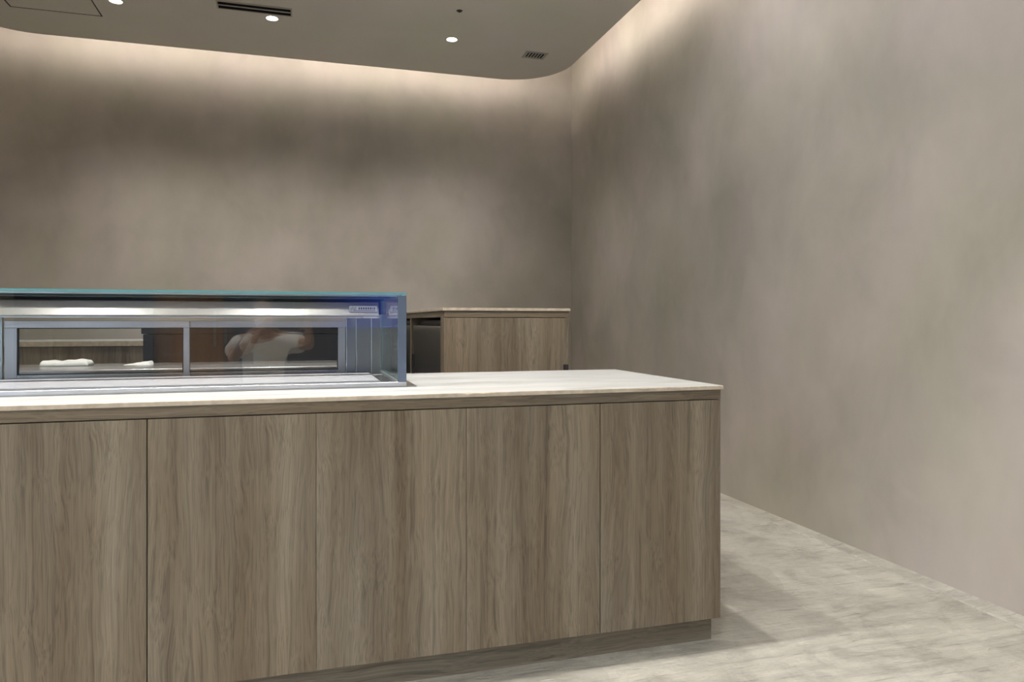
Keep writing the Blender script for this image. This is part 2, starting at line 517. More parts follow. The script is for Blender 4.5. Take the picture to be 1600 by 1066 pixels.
# openings cut in the lowered ceiling: x0, x1, y0, y1
CUTS = {'slot_vent': (-0.560, -0.058, 5.455, 5.578), 'grille': (1.832, 1.985, 5.755, 5.868), 'hatch': (-1.986, -1.394, 5.37, 5.975)}
def lowered_ceiling():
    bm = bmesh.new()
    lo = [bm.verts.new((x, y, ZC)) for x, y in outline()]
    es = [bm.edges.new((lo[i], lo[(i + 1) % len(lo)])) for i in range(len(lo))]
    def hole(pts):
        vs = [bm.verts.new((x, y, ZC)) for x, y in pts]
        return vs, [bm.edges.new((vs[i], vs[(i + 1) % len(vs)])) for i in range(len(vs))]
    holes = []
    for x0, x1, y0, y1 in CUTS.values():
        holes.append(hole([(x0, y0), (x1, y0), (x1, y1), (x0, y1)]))
    for x, y, p in DOWNLIGHTS:
        holes.append(hole([(x + 0.046 * math.cos(2 * math.pi * k / 24), y + 0.046 * math.sin(2 * math.pi * k / 24)) for k in range(24)]))
    alle = es + [e for h in holes for e in h[1]]
    bmesh.ops.triangle_fill(bm, use_beauty=True, use_dissolve=False, edges=alle, normal=(0, 0, -1))
    bm.normal_update()
    for f in bm.faces:
        if f.normal.z > 0:
            f.normal_flip()
    bottom = list(bm.faces)
    # upper face as a copy, then side walls
    up = {v: bm.verts.new((v.co.x, v.co.y, ZC + LIP)) for v in list(bm.verts)}
    for f in bottom:
        bm.faces.new([up[v] for v in reversed(f.verts)])
    for ring in [lo] + [h[0] for h in holes]:
        for i in range(len(ring)):
            a, b_ = ring[i], ring[(i + 1) % len(ring)]
            bm.faces.new((a, b_, up[b_], up[a]))
    bmesh.ops.recalc_face_normals(bm, faces=bm.faces)
    return obj_from_bm('ceiling', bm, 'ceiling')
struct(lowered_ceiling(), 'lowered taupe ceiling with round corners above a light cove')

# cement fillet along the foot of the right wall
def fillet():
    bm = bmesh.new()
    rnd = random.Random(3)
    prof = [(0.0, 0.0), (-0.085, 0.0), (-0.078, 0.004), (-0.02, 0.006), (0.0, 0.010)]
    rows = []
    n = 60
    for i in range(n + 1):
        y = WF + (WY - WF) * i / n
        s = 1 + rnd.uniform(-0.10, 0.10)
        rows.append([bm.verts.new((WX + px * s, y, pz)) for px, pz in prof])
    for a, b_ in zip(rows, rows[1:]):
        for k in range(len(prof)):
            k2 = (k + 1) % len(prof)
            bm.faces.new((a[k], a[k2], b_[k2], b_[k]))
    bm.faces.new(rows[0]); bm.faces.new(list(reversed(rows[-1])))
    bmesh.ops.recalc_face_normals(bm, faces=bm.faces)
    return obj_from_bm('baseboard_right', bm, 'floor')
struct(fillet(), 'low cement strip along the foot of the right wall')

# ------------------------------------------------------------------ cove lighting
def led(name, x0, x1, y0, y1, rot, label, size, loc):
    t = thing(name, (loc[0], loc[1], ZC + LIP), label, 'lamp', 'hidden cove light strips')
    box('channel', x0, x1, y0, y1, ZC + LIP, ZC + LIP + 0.012, 'alu', t)
    bx = box('diffuser', x0 + 0.002, x1 - 0.002, y0 + 0.002, y1 - 0.002, ZC + LIP + 0.012, ZC + LIP + 0.02, 'led', t)
    ld = bpy.data.lights.new('led_light', 'AREA')
    ld.shape = 'RECTANGLE'; ld.size = size; ld.size_y = 0.14
    ld.energy = COVE_W * size; ld.color = COVE_COL
    lo = bpy.data.objects.new('led_light', ld); COL.objects.link(lo)
    lo.parent = t
    lo.location = (0, 0, 0.074)
    lo.rotation_euler = rot
    return t
A_IN = 0.085
xa, xb = CL + CR + 0.05, CX - CR - 0.03
led('led_strip', xa, xb, CY - A_IN - 0.02, CY - A_IN, (math.radians(90), 0, math.radians(0)),
    'warm light strip hidden in the cove along the back wall', xb - xa, ((xa + xb) / 2, CY - A_IN + 0.003))
ya, yb = CF + CR, CY - CR - 0.03
led('led_strip', CX - A_IN - 0.02, CX - A_IN, ya, yb, (math.radians(90), 0, math.radians(-90)),
    'warm light strip hidden in the cove along the right wall', yb - ya, (CX - A_IN + 0.003, (ya + yb) / 2))
led('led_strip', CL + A_IN, CL + A_IN + 0.02, ya, yb, (math.radians(90), 0, math.radians(90)),
    'warm light strip hidden in the cove along the left wall', yb - ya, (CL + A_IN - 0.003, (ya + yb) / 2))

# bent strips in the two rear corners
def bent_led(cx, a0, a1, label):
    r = CR - A_IN
    t = thing('led_strip', (cx, CY - CR, ZC + LIP), label, 'lamp', 'hidden cove light strips')
    bm = bmesh.new()
    n = 14
    cols = []
    for k in range(n + 1):
        a = math.radians(a0 + (a1 - a0) * k / n)
        c_, s_ = math.cos(a), math.sin(a)
        cols.append([bm.verts.new(((r + dr) * c_, (r + dr) * s_, z)) for dr, z in ((-0.006, 0.0), (0, 0.0), (0, 0.085), (-0.006, 0.085))])
    for p, q in zip(cols, cols[1:]):
        for i in range(4):
            j = (i + 1) % 4
            bm.faces.new((p[i], p[j], q[j], q[i]))
    bm.faces.new(cols[0]); bm.faces.new(list(reversed(cols[-1])))
    bmesh.ops.recalc_face_normals(bm, faces=bm.faces)
    obj_from_bm('diffuser', bm, 'led_bent', t)
bent_led(CX - CR, 4, 86, 'warm bent light strip hidden in the cove at the back right corner')
bent_led(CL + CR, 94, 176, 'warm bent light strip hidden in the cove at the back left corner')

# ------------------------------------------------------------------ downlights
names = {0: 'bright round downlight at the top left beside the access hatch',
         1: 'bright round downlight just in front of the slot air vent',
         2: 'bright round downlight nearest the small ceiling grille'}
for i, (x, y, p) in enumerate(DOWNLIGHTS):
    lab = names.get(i, 'round recessed ceiling downlight above the customer side, out of view')
    if i >= 13:
        lab = 'added ceiling downlight brightening the right wall, out of view'
    if 3 <= i <= 6:
        lab = 'round recessed ceiling downlight over the service counter, out of view'
    t = thing('downlight', (x, y, ZC), lab, 'downlight', 'ceiling downlights' if i < 3 else ('downlights over the counter' if i < 7 else ('downlights over the customer side' if i < 13 else 'added downlights brightening the right wall')))
    lathe('trim_ring', [(0.046, 0.012), (0.046, -0.002), (0.054, -0.002), (0.056, 0.0), (0.056, 0.0005), (0.046, 0.012)], 'trim_white', t, (x, y, ZC))
    lathe('reflector', [(0.044, 0.0), (0.036, 0.05), (0.034, 0.05), (0.042, 0.0)], 'trim_white', t, (x, y, ZC))
    lathe('bulb', [(0.0, 0.020), (0.020, 0.020), (0.036, 0.028), (0.036, 0.045), (0.0, 0.045)], 'lamp', t, (x, y, ZC))
    ld = bpy.data.lights.new('downlight_beam', 'SPOT')
    ld.energy = DOWN_W * p; ld.color = DOWN_COL
    ld.spot_size = math.radians(120); ld.spot_blend = 0.85
    ld.shadow_soft_size = 0.03
    if 3 <= i <= 6: ld.spot_blend = 0.6
    if i in (8, 9): ld.spot_size = math.radians(140)
    lo = bpy.data.objects.new('downlight_beam', ld); COL.objects.link(lo)
    lo.parent = t; lo.location = (0, 0, 0.012)
    if i >= 13:
        lo.location = (0, 0, -0.004)
        ld.spot_size = math.radians(125); ld.spot_blend = 1.0; ld.color = (1.0, 0.97, 0.95)
        lo.rotation_euler = Vector((1.0, 0.10, -0.95)).to_track_quat('-Z', 'Y').to_euler()

# ------------------------------------------------------------------ ceiling fittings
# slot air vent: frame, centre bar, dark throat
x0, x1, y0, y1 = CUTS['slot_vent']
t = thing('slot_air_vent', ((x0 + x1) / 2, (y0 + y1) / 2, ZC), 'long dark two-slot air vent in the ceiling', 'air vent')
bm = bmesh.new()
for a in ((x0 - 0.006, x1 + 0.006, y0 - 0.02, y0 + 0.006), (x0 - 0.006, x1 + 0.006, y1 - 0.006, y1 + 0.006), (x0 - 0.006, x0 + 0.004, y0 + 0.006, y1 - 0.006), (x1 - 0.004, x1 + 0.006, y0 + 0.006, y1 - 0.006)):
    add_box(bm, *a, ZC - 0.002, ZC)
o = obj_from_bm('frame', bm, 'frame_paint', t); o.location = -Vector(t.location)
ym = (y0 + y1) / 2
box('slat', x0 + 0.006, x1 - 0.006, ym - 0.009, ym + 0.009, ZC - 0.0015, ZC + 0.001, 'frame_paint', t)
box('throat', x0, x1, y0, y1, ZC + 0.06, ZC + 0.07, 'shade', t)
bm = bmesh.new()
for a in ((x0, x0 + 0.002, y0, y1), (x1 - 0.002, x1, y0, y1), (x0, x1, y0, y0 + 0.002), (x0, x1, y1 - 0.002, y1)):
    add_box(bm, *a, ZC + 0.0003, ZC + 0.06)
o = obj_from_bm('duct', bm, 'shade', t); o.location = -Vector(t.location)

# small grille with slanted bars
x0, x1, y0, y1 = CUTS['grille']
t = thing('ceiling_grille', ((x0 + x1) / 2, (y0 + y1) / 2, ZC), 'small square ceiling grille with narrow bars near the round corner', 'air vent')
bm = bmesh.new()
for a in ((x0 - 0.02, x1 + 0.02, y0 - 0.02, y0 + 0.006), (x0 - 0.02, x1 + 0.02, y1 - 0.006, y1 + 0.02), (x0 - 0.02, x0 + 0.006, y0 + 0.006, y1 - 0.006), (x1 - 0.006, x1 + 0.02, y0 + 0.006, y1 - 0.006)):
    add_box(bm, *a, ZC - 0.003, ZC)
o = obj_from_bm('frame', bm, 'frame_paint', t); o.location = -Vector(t.location)
box('throat', x0, x1, y0, y1, ZC + 0.05, ZC + 0.06, 'shade', t)
nb = 6
for k in range(1, nb - 1 + 1):
    xx = x0 + (x1 - x0) * k / nb
    s = box('slat', xx - 0.0060, xx + 0.0060, y0 + 0.006, y1 - 0.006, ZC - 0.002, ZC + 0.001, 'frame_paint', t)
bm = bmesh.new()
for a in ((x0, x0 + 0.002, y0, y1), (x1 - 0.002, x1, y0, y1), (x0, x1, y0, y0 + 0.002), (x0, x1, y1 - 0.002, y1)):
    add_box(bm, *a, ZC + 0.0003, ZC + 0.05)
o = obj_from_bm('duct', bm, 'shade', t); o.location = -Vector(t.location)

# access hatch flush in the ceiling
x0, x1, y0, y1 = CUTS['hatch']
t = thing('access_hatch', ((x0 + x1) / 2, (y0 + y1) / 2, ZC), 'flush square access hatch with a thin dark joint in the ceiling', 'hatch')
box('panel', x0 + 0.009, x1 - 0.009, y0 + 0.009, y1 - 0.009, ZC + 0.0005, ZC + 0.003, 'ceiling', t)
bm = bmesh.new()
for a in ((x0, x0 + 0.001, y0, y1), (x1 - 0.001, x1, y0, y1), (x0, x1, y0, y0 + 0.001), (x0, x1, y1 - 0.001, y1)):
    add_box(bm, *a, ZC + 0.0003, ZC + 0.022)
o = obj_from_bm('frame', bm, 'shade', t); o.location = -Vector(t.location)
box('backing', x0, x1, y0, y1, ZC + 0.022, ZC + 0.03, 'shade', t)

# round detector
t = thing('ceiling_sensor', (1.112, 5.135, ZC), 'tiny dark round sensor in the ceiling', 'sensor')
lathe('rim', [(0.0, -0.004), (0.020, -0.004), (0.023, 0.0), (0.0, 0.0)], 'black_plastic', t, (1.112, 5.135, ZC))
lathe('eye', [(0.0, -0.012), (0.008, -0.010), (0.011, -0.004), (0.0, -0.004)], 'black', t, (1.112, 5.135, ZC))

# ------------------------------------------------------------------ service counter
XR, YF, YB = 1.396, 2.195, 3.075
XL0 = 0.947 - 0.45 * 6
t = thing('service_counter', ((XL0 + XR) / 2, (YF + YB) / 2, 0), 'long grey oak service counter with tall front panels', 'counter')
box('body', XL0 + 0.002, XR - 0.020, YF + 0.022, YB - 0.020, 0.097, 0.886, 'carcass', t)
seams = [0.947 - 0.45 * k for k in range(6, -1, -1)] + [XR]
GAP = {0.947: 0.0014, -0.403: 0.0014}
def gap(x):
    for k, v in GAP.items():
        if abs(x - k) < 0.01: return v
    return 0.0005
for a, b_ in zip(seams, seams[1:]):
    box('front_panel', a + gap(a), b_ - (gap(b_) if b_ < XR - 0.01 else 0), YF, YF + 0.020, 0.097, 0.851, 'wood', t, 0.0008, 1)
box('fascia', XL0, XR, YF - 0.001, YF + 0.020, 0.854, 0.887, 'wood_h', t, 0.0008, 1)
box('end_panel', XR - 0.0195, XR, YF + 0.0205, YB, 0.097, 0.887, 'wood', t, 0.0008, 1)
box('end_panel', XL0, XL0 + 0.0195, YF + 0.0205, YB, 0.097, 0.887, 'wood', t, 0.0008, 1)
box('back_panel', XL0 + 0.02, XR - 0.02, YB - 0.0195, YB, 0.097, 0.887, 'wood', t)
box('plinth', XL0, XR - 0.001, YF + 0.056, YB - 0.03, 0, 0.0965, 'wood_h', t, 0.001, 1)

def stone_slab(name, x0, x1, y0, y1, z0, z1, label, seed, chip_front=True, chip_right=True):
    """slab whose upper arris is slightly chipped"""
    bm = bmesh.new()
    rnd = random.Random(seed)
    pts = []
    def run(a, b_, n):
        return [(a[0] + (b_[0] - a[0]) * k / n, a[1] + (b_[1] - a[1]) * k / n) for k in range(n)]
    ring = run((x0, y0), (x1, y0), int((x1 - x0) / 0.015)) + run((x1, y0), (x1, y1), int((y1 - y0) / 0.02)) + run((x1, y1), (x0, y1), 20) + run((x0, y1), (x0, y0), 20)
    bot = [bm.verts.new((x, y, z0)) for x, y in ring]
    mid, top = [], []
    cx, cy = (x0 + x1) / 2, (y0 + y1) / 2
    chip = 0.0
    for x, y in ring:
        chip = max(0.0, chip * 0.55)
        if rnd.random() < 0.035: chip = rnd.uniform(0.001, 0.0032)
        c = 0.0012 + chip
        mid.append(bm.verts.new((x, y, z1 - c)))
        dx = c if abs(x - x0) < 1e-6 else (-c if abs(x - x1) < 1e-6 else 0)
        dy = c if abs(y - y0) < 1e-6 else (-c if abs(y - y1) < 1e-6 else 0)
        top.append(bm.verts.new((x + dx, y + dy, z1)))
    n = len(ring)
    for i in range(n):
        j = (i + 1) % n
        bm.faces.new((bot[i], bot[j], mid[j], mid[i]))
        bm.faces.new((mid[i], mid[j], top[j], top[i]))
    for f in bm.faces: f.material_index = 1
    bm.faces.new(top); bm.faces.new(list(reversed(bot)))
    bmesh.ops.recalc_face_normals(bm, faces=bm.faces)
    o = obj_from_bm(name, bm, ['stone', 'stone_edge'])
    return tag(o, label, 'worktop')
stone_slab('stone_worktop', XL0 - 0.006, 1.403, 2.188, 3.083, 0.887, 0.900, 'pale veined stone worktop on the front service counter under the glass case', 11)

# ------------------------------------------------------------------ rear counter
RX0, RX1, RY0, RY1, RZ = 0.72, 1.412, 3.70, 6.795, 1.193
t = thing('rear_counter', ((RX0 + RX1) / 2, (RY0 + RY1) / 2, 0), 'tall grey oak back counter with an open fridge bay on its left side', 'counter')
box('front_panel', RX0 + 0.0, RX1 - 0.003, RY0, RY0 + 0.020, 0.08, 1.141, 'wood', t, 0.0008, 1)
box('fascia', RX0, RX1, RY0, RY0 + 0.020, 1.144, 1.178, 'wood_h', t, 0.0008, 1)
box('side_fascia', RX0, RX0 + 0.020, RY0 + 0.0205, RY1, 1.144, 1.178, 'wood_y', t, 0.0008, 1)
box('side_post', RX0, RX0 + 0.020, RY0 + 0.0205, 3.80, 0.08, 1.1435, 'wood', t, 0.0008, 1)
box('side_panel', RX1 - 0.023, RX1 - 0.003, RY0 + 0.0205, RY1, 0.08, 1.178, 'wood', t, 0.0008, 1)
box('divider', RX0, RX1 - 0.024, 4.86, 4.90, 0.08, 1.143, 'wood', t, 0.0008, 1)
box('divider', RX0, RX1 - 0.024, 5.88, 5.92, 0.08, 1.143, 'wood', t, 0.0008, 1)
box('top_rail', RX0 + 0.0205, RX1 - 0.024, RY0 + 0.021, RY1, 1.145, 1.177, 'carcass', t)
box('plinth', RX0 + 0.03, RX1 - 0.004, RY0 + 0.06, RY1, 0, 0.0795, 'carcass', t)
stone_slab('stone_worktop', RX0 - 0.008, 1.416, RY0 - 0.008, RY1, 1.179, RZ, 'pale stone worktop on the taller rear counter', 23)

def undercounter_fridge(y0, y1, label, name='undercounter_fridge'):
    x0, x1, z0, z1 = RX0 + 0.012, RX1 - 0.06, 0.082, 1.130
    t = thing(name, ((x0 + x1) / 2, (y0 + y1) / 2, z0), label, 'fridge', 'fridges built into the rear counter')
    box('cabinet', x0 + 0.05, x1, y0, y1, z0, z1, 'black_plastic', t, 0.002, 1)
    box('gasket', x0 + 0.035, x0 + 0.05, y0 + 0.006, y1 - 0.006, z0 + 0.02, z1 - 0.02, 'black', t)
    d = box('door', x0, x0 + 0.034, y0 + 0.012, y1 - 0.012, z0 + 0.02, z1 - 0.035, 'steel_dark', t, 0.003, 2)
    box('handle', x0 - 0.012, x0 + 0.02, y1 - 0.075, y1 - 0.013, z0 + 0.30, z1 - 0.22, 'black_plastic', d, 0.003, 1)
    return t
undercounter_fridge(3.815, 4.85, 'dark steel fridge door built into the near end of the rear counter')
undercounter_fridge(4.91, 5.87, 'dark steel fridge built into the middle of the rear counter')

# black bracket by the right end of the rear counter
t = thing('wall_bracket', (1.392, RY0 - 0.02, 0.80), 'small black metal bracket at the right edge of the rear counter', 'bracket')
box('plate', 1.378, 1.404, RY0 - 0.006, RY0, 0.80, 0.888, 'black_plastic', t, 0.002, 1)
box('block', 1.380, 1.398, RY0 - 0.030, RY0 - 0.0065, 0.81, 0.890, 'black_plastic', t, 0.003, 2)

# ------------------------------------------------------------------ glass display case
GX0, GX1, GY0, GY1, GZ0, GZ1 = -1.195, 0.346, 2.44, 3.07, 0.9005, 1.218
t = case = thing('display_case', ((GX0 + GX1) / 2, (GY0 + GY1) / 2, GZ0), 'low chilled glass display case with steel frame on the service counter', 'display case')
PX = 0.326          # inner face of the right glass
box('base_flange', GX0 - 0.03, GX1 + 0.034, GY0 - 0.002, GY1, GZ0, GZ0 + 0.003, 'steel_dark', t)
box('bottom_rail', GX0, GX1, GY0, GY0 + 0.022, GZ0 + 0.003, GZ0 + 0.017, 'alu', t, 0.001, 1)
box('bottom_rail', PX - 0.006, GX1, GY0 + 0.0225, GY1, GZ0 + 0.003, GZ0 + 0.017, 'alu', t, 0.001, 1)
box('bottom_rail', GX0, GX0 + 0.02, GY0 + 0.0225, GY1, GZ0 + 0.003, GZ0 + 0.017, 'alu', t, 0.001, 1)
box('floor_pan', GX0 + 0.021, PX - 0.007, GY0 + 0.0225, GY1 - 0.03, GZ0 + 0.003, GZ0 + 0.009, 'steel', t)
tr = box('tray', GX0 + 0.03, 0.262, GY0 + 0.026, 2.875, GZ0 + 0.0095, GZ0 + 0.020, 'tray', t, 0.002, 2)
box('sticker', 0.150, 0.205, 2.80, 2.818, GZ0 + 0.0201, GZ0 + 0.0206, 'ink', tr)
box('rear_gutter', GX0 + 0.03, PX - 0.007, 2.885, 3.03, GZ0 + 0.0095, GZ0 + 0.012, 'steel', t, 0.001, 1)
for x0, x1 in ((GX1 - 0.028, GX1), (GX0, GX0 + 0.028)):
    box('post', x0, x1, GY0, GY0 + 0.012, GZ0 + 0.0175, GZ1 - 0.0085, 'post', t, 0.0008, 1)
pane('front_glass', GX0 + 0.0285, GX1 - 0.0285, GY0 + 0.002, GY0 + 0.010, GZ0 + 0.0175, GZ1 - 0.0085, t)
pane('side_glass', PX, PX + 0.008, GY0 + 0.0125, GY1 - 0.012, GZ0 + 0.0175, GZ1 - 0.0085, t)
pane('side_glass', GX0 + 0.012, GX0 + 0.020, GY0 + 0.0125, GY1 - 0.012, GZ0 + 0.0175, GZ1 - 0.0085, t)
pane('top_glass', GX0, GX1, GY0, GY1, GZ1 - 0.008, GZ1, t)
# rails under the top glass
box('top_rail', GX0 + 0.03, PX - 0.001, GY0 + 0.0105, GY0 + 0.020, GZ1 - 0.0125, GZ1 - 0.0085, 'alu', t)
box('black_liner', GX0 + 0.03, PX - 0.001, 2.905, 3.044, GZ1 - 0.0105, GZ1 - 0.0085, 'matt_black', t)
box('liner_strip', GX0 + 0.03, PX - 0.001, 2.752, 2.762, GZ1 - 0.0100, GZ1 - 0.0085, 'alu', t)
box('liner_seal', GX0 + 0.03, PX - 0.001, 2.700, 2.7515, GZ1 - 0.0100, GZ1 - 0.0085, 'matt_black', t)
# light bar along the top at the rear
bm = bmesh.new()
prof = [(2.944, 1.142), (2.9445, 1.146), (2.9615, 1.196), (2.965, 1.199), (3.035, 1.199), (3.035, 1.142)]
ends = [[bm.verts.new((x, y, z)) for y, z in prof] for x in (GX0 + 0.03, 0.306)]
for i in range(len(prof)):
    j = (i + 1) % len(prof)
    bm.faces.new((ends[0][i], ends[0][j], ends[1][j], ends[1][i]))
bm.faces.new(ends[0]); bm.faces.new(list(reversed(ends[1])))
bmesh.ops.recalc_face_normals(bm, faces=bm.faces)
bar = obj_from_bm('light_bar', bm, 'steel_bar', t); bar.location = -wloc(t)
box('bar_lip', GX0 + 0.03, 0.309, 2.940, 2.975, 1.1345, 1.1415, 'alu', bar, 0.001, 1)
pl = box('name_plate', 0.190, 0.299, 2.9405, 2.9445, 1.160, 1.184, 'label', bar, 0.0005, 1)
r2 = random.Random(5)
x = 0.196
bm = bmesh.new()
# an unreadable badge: a chevron emblem and a row of small strokes
for k, dx in enumerate((0.0, 0.006, 0.012, 0.018)):
    add_box(bm, x + dx, x + dx + 0.0022, 2.9398, 2.9404, 1.164 + (0.003 if k % 2 else 0), 1.180 - (0 if k % 2 else 0.003))
x += 0.030
while x < 0.290:
    wd = r2.uniform(0.003, 0.007)
    add_box(bm, x, x + wd, 2.9398, 2.9404, 1.169, 1.178)
    x += wd + 0.0028
add_box(bm, 0.205, 0.292, 2.9398, 2.9404, 1.1635, 1.1655)
o = obj_from_bm('print', bm, 'ink', pl); o.location = -wloc(pl)
box('sticker', 0.245, 0.300, 2.9385, 2.9398, 1.1345, 1.1415, 'label', bar)
# rear wall of the case
RYp = 3.045
box('rear_header', GX0 + 0.03, PX - 0.001, RYp, GY1, 1.150, GZ1 - 0.009, 'black', t)
for a, b_ in ((0.184, 0.222), (0.2235, 0.284), (0.2855, PX - 0.001)):
    box('rear_panel', a, b_, RYp, RYp + 0.012, GZ0 + 0.010, 1.149, 'steel_v', t, 0.002, 2)
box('rear_panel', GX0 + 0.03, -1.036, RYp, RYp + 0.012, GZ0 + 0.010, 1.149, 'steel_v', t, 0.002, 2)
box('sill', -1.034, 0.183, RYp - 0.012, GY1, GZ0 + 0.003, GZ0 + 0.0095, 'steel', t)
def case_door(x0, x1, y, sl, sr):
    z0, z1 = 0.912, 1.1235
    o = box('door', x0, x1, y, y + 0.010, z1 - 0.026, z1, 'alu', case, 0.001, 1)
    box('stile', x0, x0 + sl, y, y + 0.010, z0, z1 - 0.0262, 'alu_v', o, 0.001, 1)
    box('stile', x1 - sr, x1, y, y + 0.010, z0, z1 - 0.0262, 'alu_v', o, 0.001, 1)
    box('bottom_bar', x0 + sl + 0.0002, x1 - sr - 0.0002, y, y + 0.010, z0, z0 + 0.012, 'steel', o)
    bm = bmesh.new()
    a0, a1, b0, b1 = x0 + sl, x1 - sr, z0 + 0.0122, z1 - 0.0262
    add_box(bm, a0, a1, y + 0.001, y + 0.009, b1 - 0.003, b1)
    add_box(bm, a0, a1, y + 0.001, y + 0.009, b0, b0 + 0.003)
    add_box(bm, a0, a0 + 0.005, y + 0.001, y + 0.009, b0 + 0.003, b1 - 0.003)
    add_box(bm, a1 - 0.004, a1, y + 0.001, y + 0.009, b0 + 0.003, b1 - 0.003)
    g = obj_from_bm('gasket', bm, 'black', o); g.location = -wloc(o)
    pane('door_glass', a0 + 0.005, a1 - 0.004, y + 0.003, y + 0.007, b0 + 0.003, b1 - 0.003, o)
    return o
case_door(-1.031, -0.4095, RYp, 0.040, 0.022)
case_door(-0.432, 0.182, RYp + 0.0105, 0.016, 0.030)

# ------------------------------------------------------------------ staff side
# steel work table right behind the case, white cloths on it
t = thing('work_table', (-0.60, 3.98, 0), 'low stainless steel work table behind the glass case', 'table')
box('table_top', -1.80, 0.28, 3.71, 4.26, 0.862, 0.90, 'steel', t, 0.003, 2)
for x in (-1.76, -0.78, 0.20):
    for y in (3.75, 4.18):
        box('leg', x, x + 0.04, y, y + 0.04, 0, 0.86, 'steel_v', t, 0.004, 2)
box('shelf', -1.76, 0.24, 3.76, 4.21, 0.20, 0.225, 'steel', t)

def cloth(name, label, x0, x1, y0, y1, z0, hgt, seed, tilt=0.0):
    rnd = random.Random(seed)
    bm = bmesh.new()
    nx, ny = 40, 14
    ph = [rnd.uniform(0, 6.28) for _ in range(6)]
    grid = []
    for i in range(nx + 1):
        u = i / nx
        row = []
        for j in range(ny + 1):
            v_ = j / ny
            edge = min(1, 14 * min(u, 1 - u)) ** 0.4 * min(1, 6 * min(v_, 1 - v_)) ** 0.5
            hh = hgt * (0.80 + 0.07 * math.sin(9 * u + ph[0]) + 0.06 * math.sin(23 * u + ph[1] + 3 * v_) + tilt * (u - 0.5))
            z = z0 + max(0.0, hh * edge)
            x = x0 + (x1 - x0) * u + 0.004 * math.sin(9 * v_ + ph[2])
            y = y0 + (y1 - y0) * v_ + 0.006 * math.sin(8 * u + ph[3])
            row.append(bm.verts.new((x, y, z)))
        grid.append(row)
    base = [[None] * (ny + 1) for _ in range(nx + 1)]
    for i in range(nx):
        for j in range(ny):
            bm.faces.new((grid[i][j], grid[i + 1][j], grid[i + 1][j + 1], grid[i][j + 1]))
    ringi = [(i, 0) for i in range(nx)] + [(nx, j) for j in range(ny)] + [(i, ny) for i in range(nx, 0, -1)] + [(0, j) for j in range(ny, 0, -1)]
    low = [bm.verts.new((grid[i][j].co.x, grid[i][j].co.y, z0 - 0.0)) for i, j in ringi]
    bm.faces.new(list(reversed(low)))
    bmesh.ops.recalc_face_normals(bm, faces=bm.faces)
    bmesh.ops.remove_doubles(bm, verts=bm.verts, dist=0.0004)
    return tag(obj_from_bm(name, bm, 'towel', None, (0, 0, 0), True), label, 'towel')
cloth('folded_towel', 'rolled white towel on the steel table behind the left case door', -1.226, -1.008, 4.04, 4.18, 0.9003, 0.034, 4, 0.10)
cloth('crumpled_cloth', 'small flat white cloth right of the rolled towel', -0.856, -0.736, 4.06, 4.18, 0.9003, 0.012, 9, 1.6)

# low counter against the back wall, seen through the case
t = thing('back_cabinet', (-1.80, 6.45, 0), 'low oak cabinet run along the back wall seen through the case', 'cabinet')
box('body', -2.70, -1.02, 6.13, 6.79, 0.08, 0.935, 'carcass', t)
for k in range(3):
    box('door', -2.70 + 0.56 * k + 0.0015, -2.70 + 0.56 * (k + 1) - 0.0015, 6.11, 6.13, 0.08, 0.930, 'wood', t, 0.001, 1)
box('plinth', -2.70, -1.02, 6.17, 6.79, 0, 0.0795, 'carcass', t)
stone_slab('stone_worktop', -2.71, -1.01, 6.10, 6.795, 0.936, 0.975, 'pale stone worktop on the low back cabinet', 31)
t = thing('freezer', (-0.15, 5.5, 0), 'dark steel chest freezer standing behind the right case door', 'freezer')
box('body', -0.96, 0.66, 5.10, 5.80, 0.06, 1.04, 'black', t, 0.004, 2)
box('lid', -0.97, 0.67, 5.09, 5.81, 1.042, 1.085, 'black_plastic', t, 0.006, 2)
for x in (-0.94, 0.58):
    for y in (5.13, 5.71):
        box('foot', x, x + 0.06, y, y + 0.06, 0, 0.0595, 'black_plastic', t)

# blue-lit screen on the wall behind the photographer
t = thing('wall_screen', (0.8, WF, 1.4), 'blue-lit screen behind the photographer, seen only as a blue reflection', 'screen')
box('housing', 0.08, 1.52, WF + 0.001, WF + 0.05, 1.03, 1.82, 'black_plastic', t, 0.004, 2)
box('display', 0.10, 1.50, WF + 0.0505, WF + 0.052, 1.05, 1.80, 'screen', t)

# ------------------------------------------------------------------ the photographer, seen as a reflection
def skin_mesh(name, verts, edges, mat, parent, root=0, sub=2):
    me = bpy.data.meshes.new(name)
    me.from_pydata([v[0] for v in verts], edges, [])
    o = bpy.data.objects.new(name, me); COL.objects.link(o)
    md = o.modifiers.new('Skin', 'SKIN'); md.use_smooth_shade = True
    md.branch_smoothing = 0.4
    sv = me.skin_vertices[0].data
    for i, v in enumerate(verts):
        r = v[1]
        sv[i].radius = r if hasattr(r, '__len__') else (r, r)
        sv[i].use_root = (i == root)
    s = o.modifiers.new('Sub', 'SUBSURF'); s.levels = sub; s.render_levels = sub
    bpy.context.view_layer.update()
    dg = bpy.context.evaluated_depsgraph_get()
    me2 = bpy.data.meshes.new_from_object(o.evaluated_get(dg))
    o.modifiers.clear()
    o.data = me2
    me2.name = name
    me2.materials.clear(); me2.materials.append(M[mat])
    for p in me2.polygons: p.use_smooth = True
    bpy.data.meshes.remove(me)
    o.parent = parent
    o.location = -Vector(parent.location)
    return o

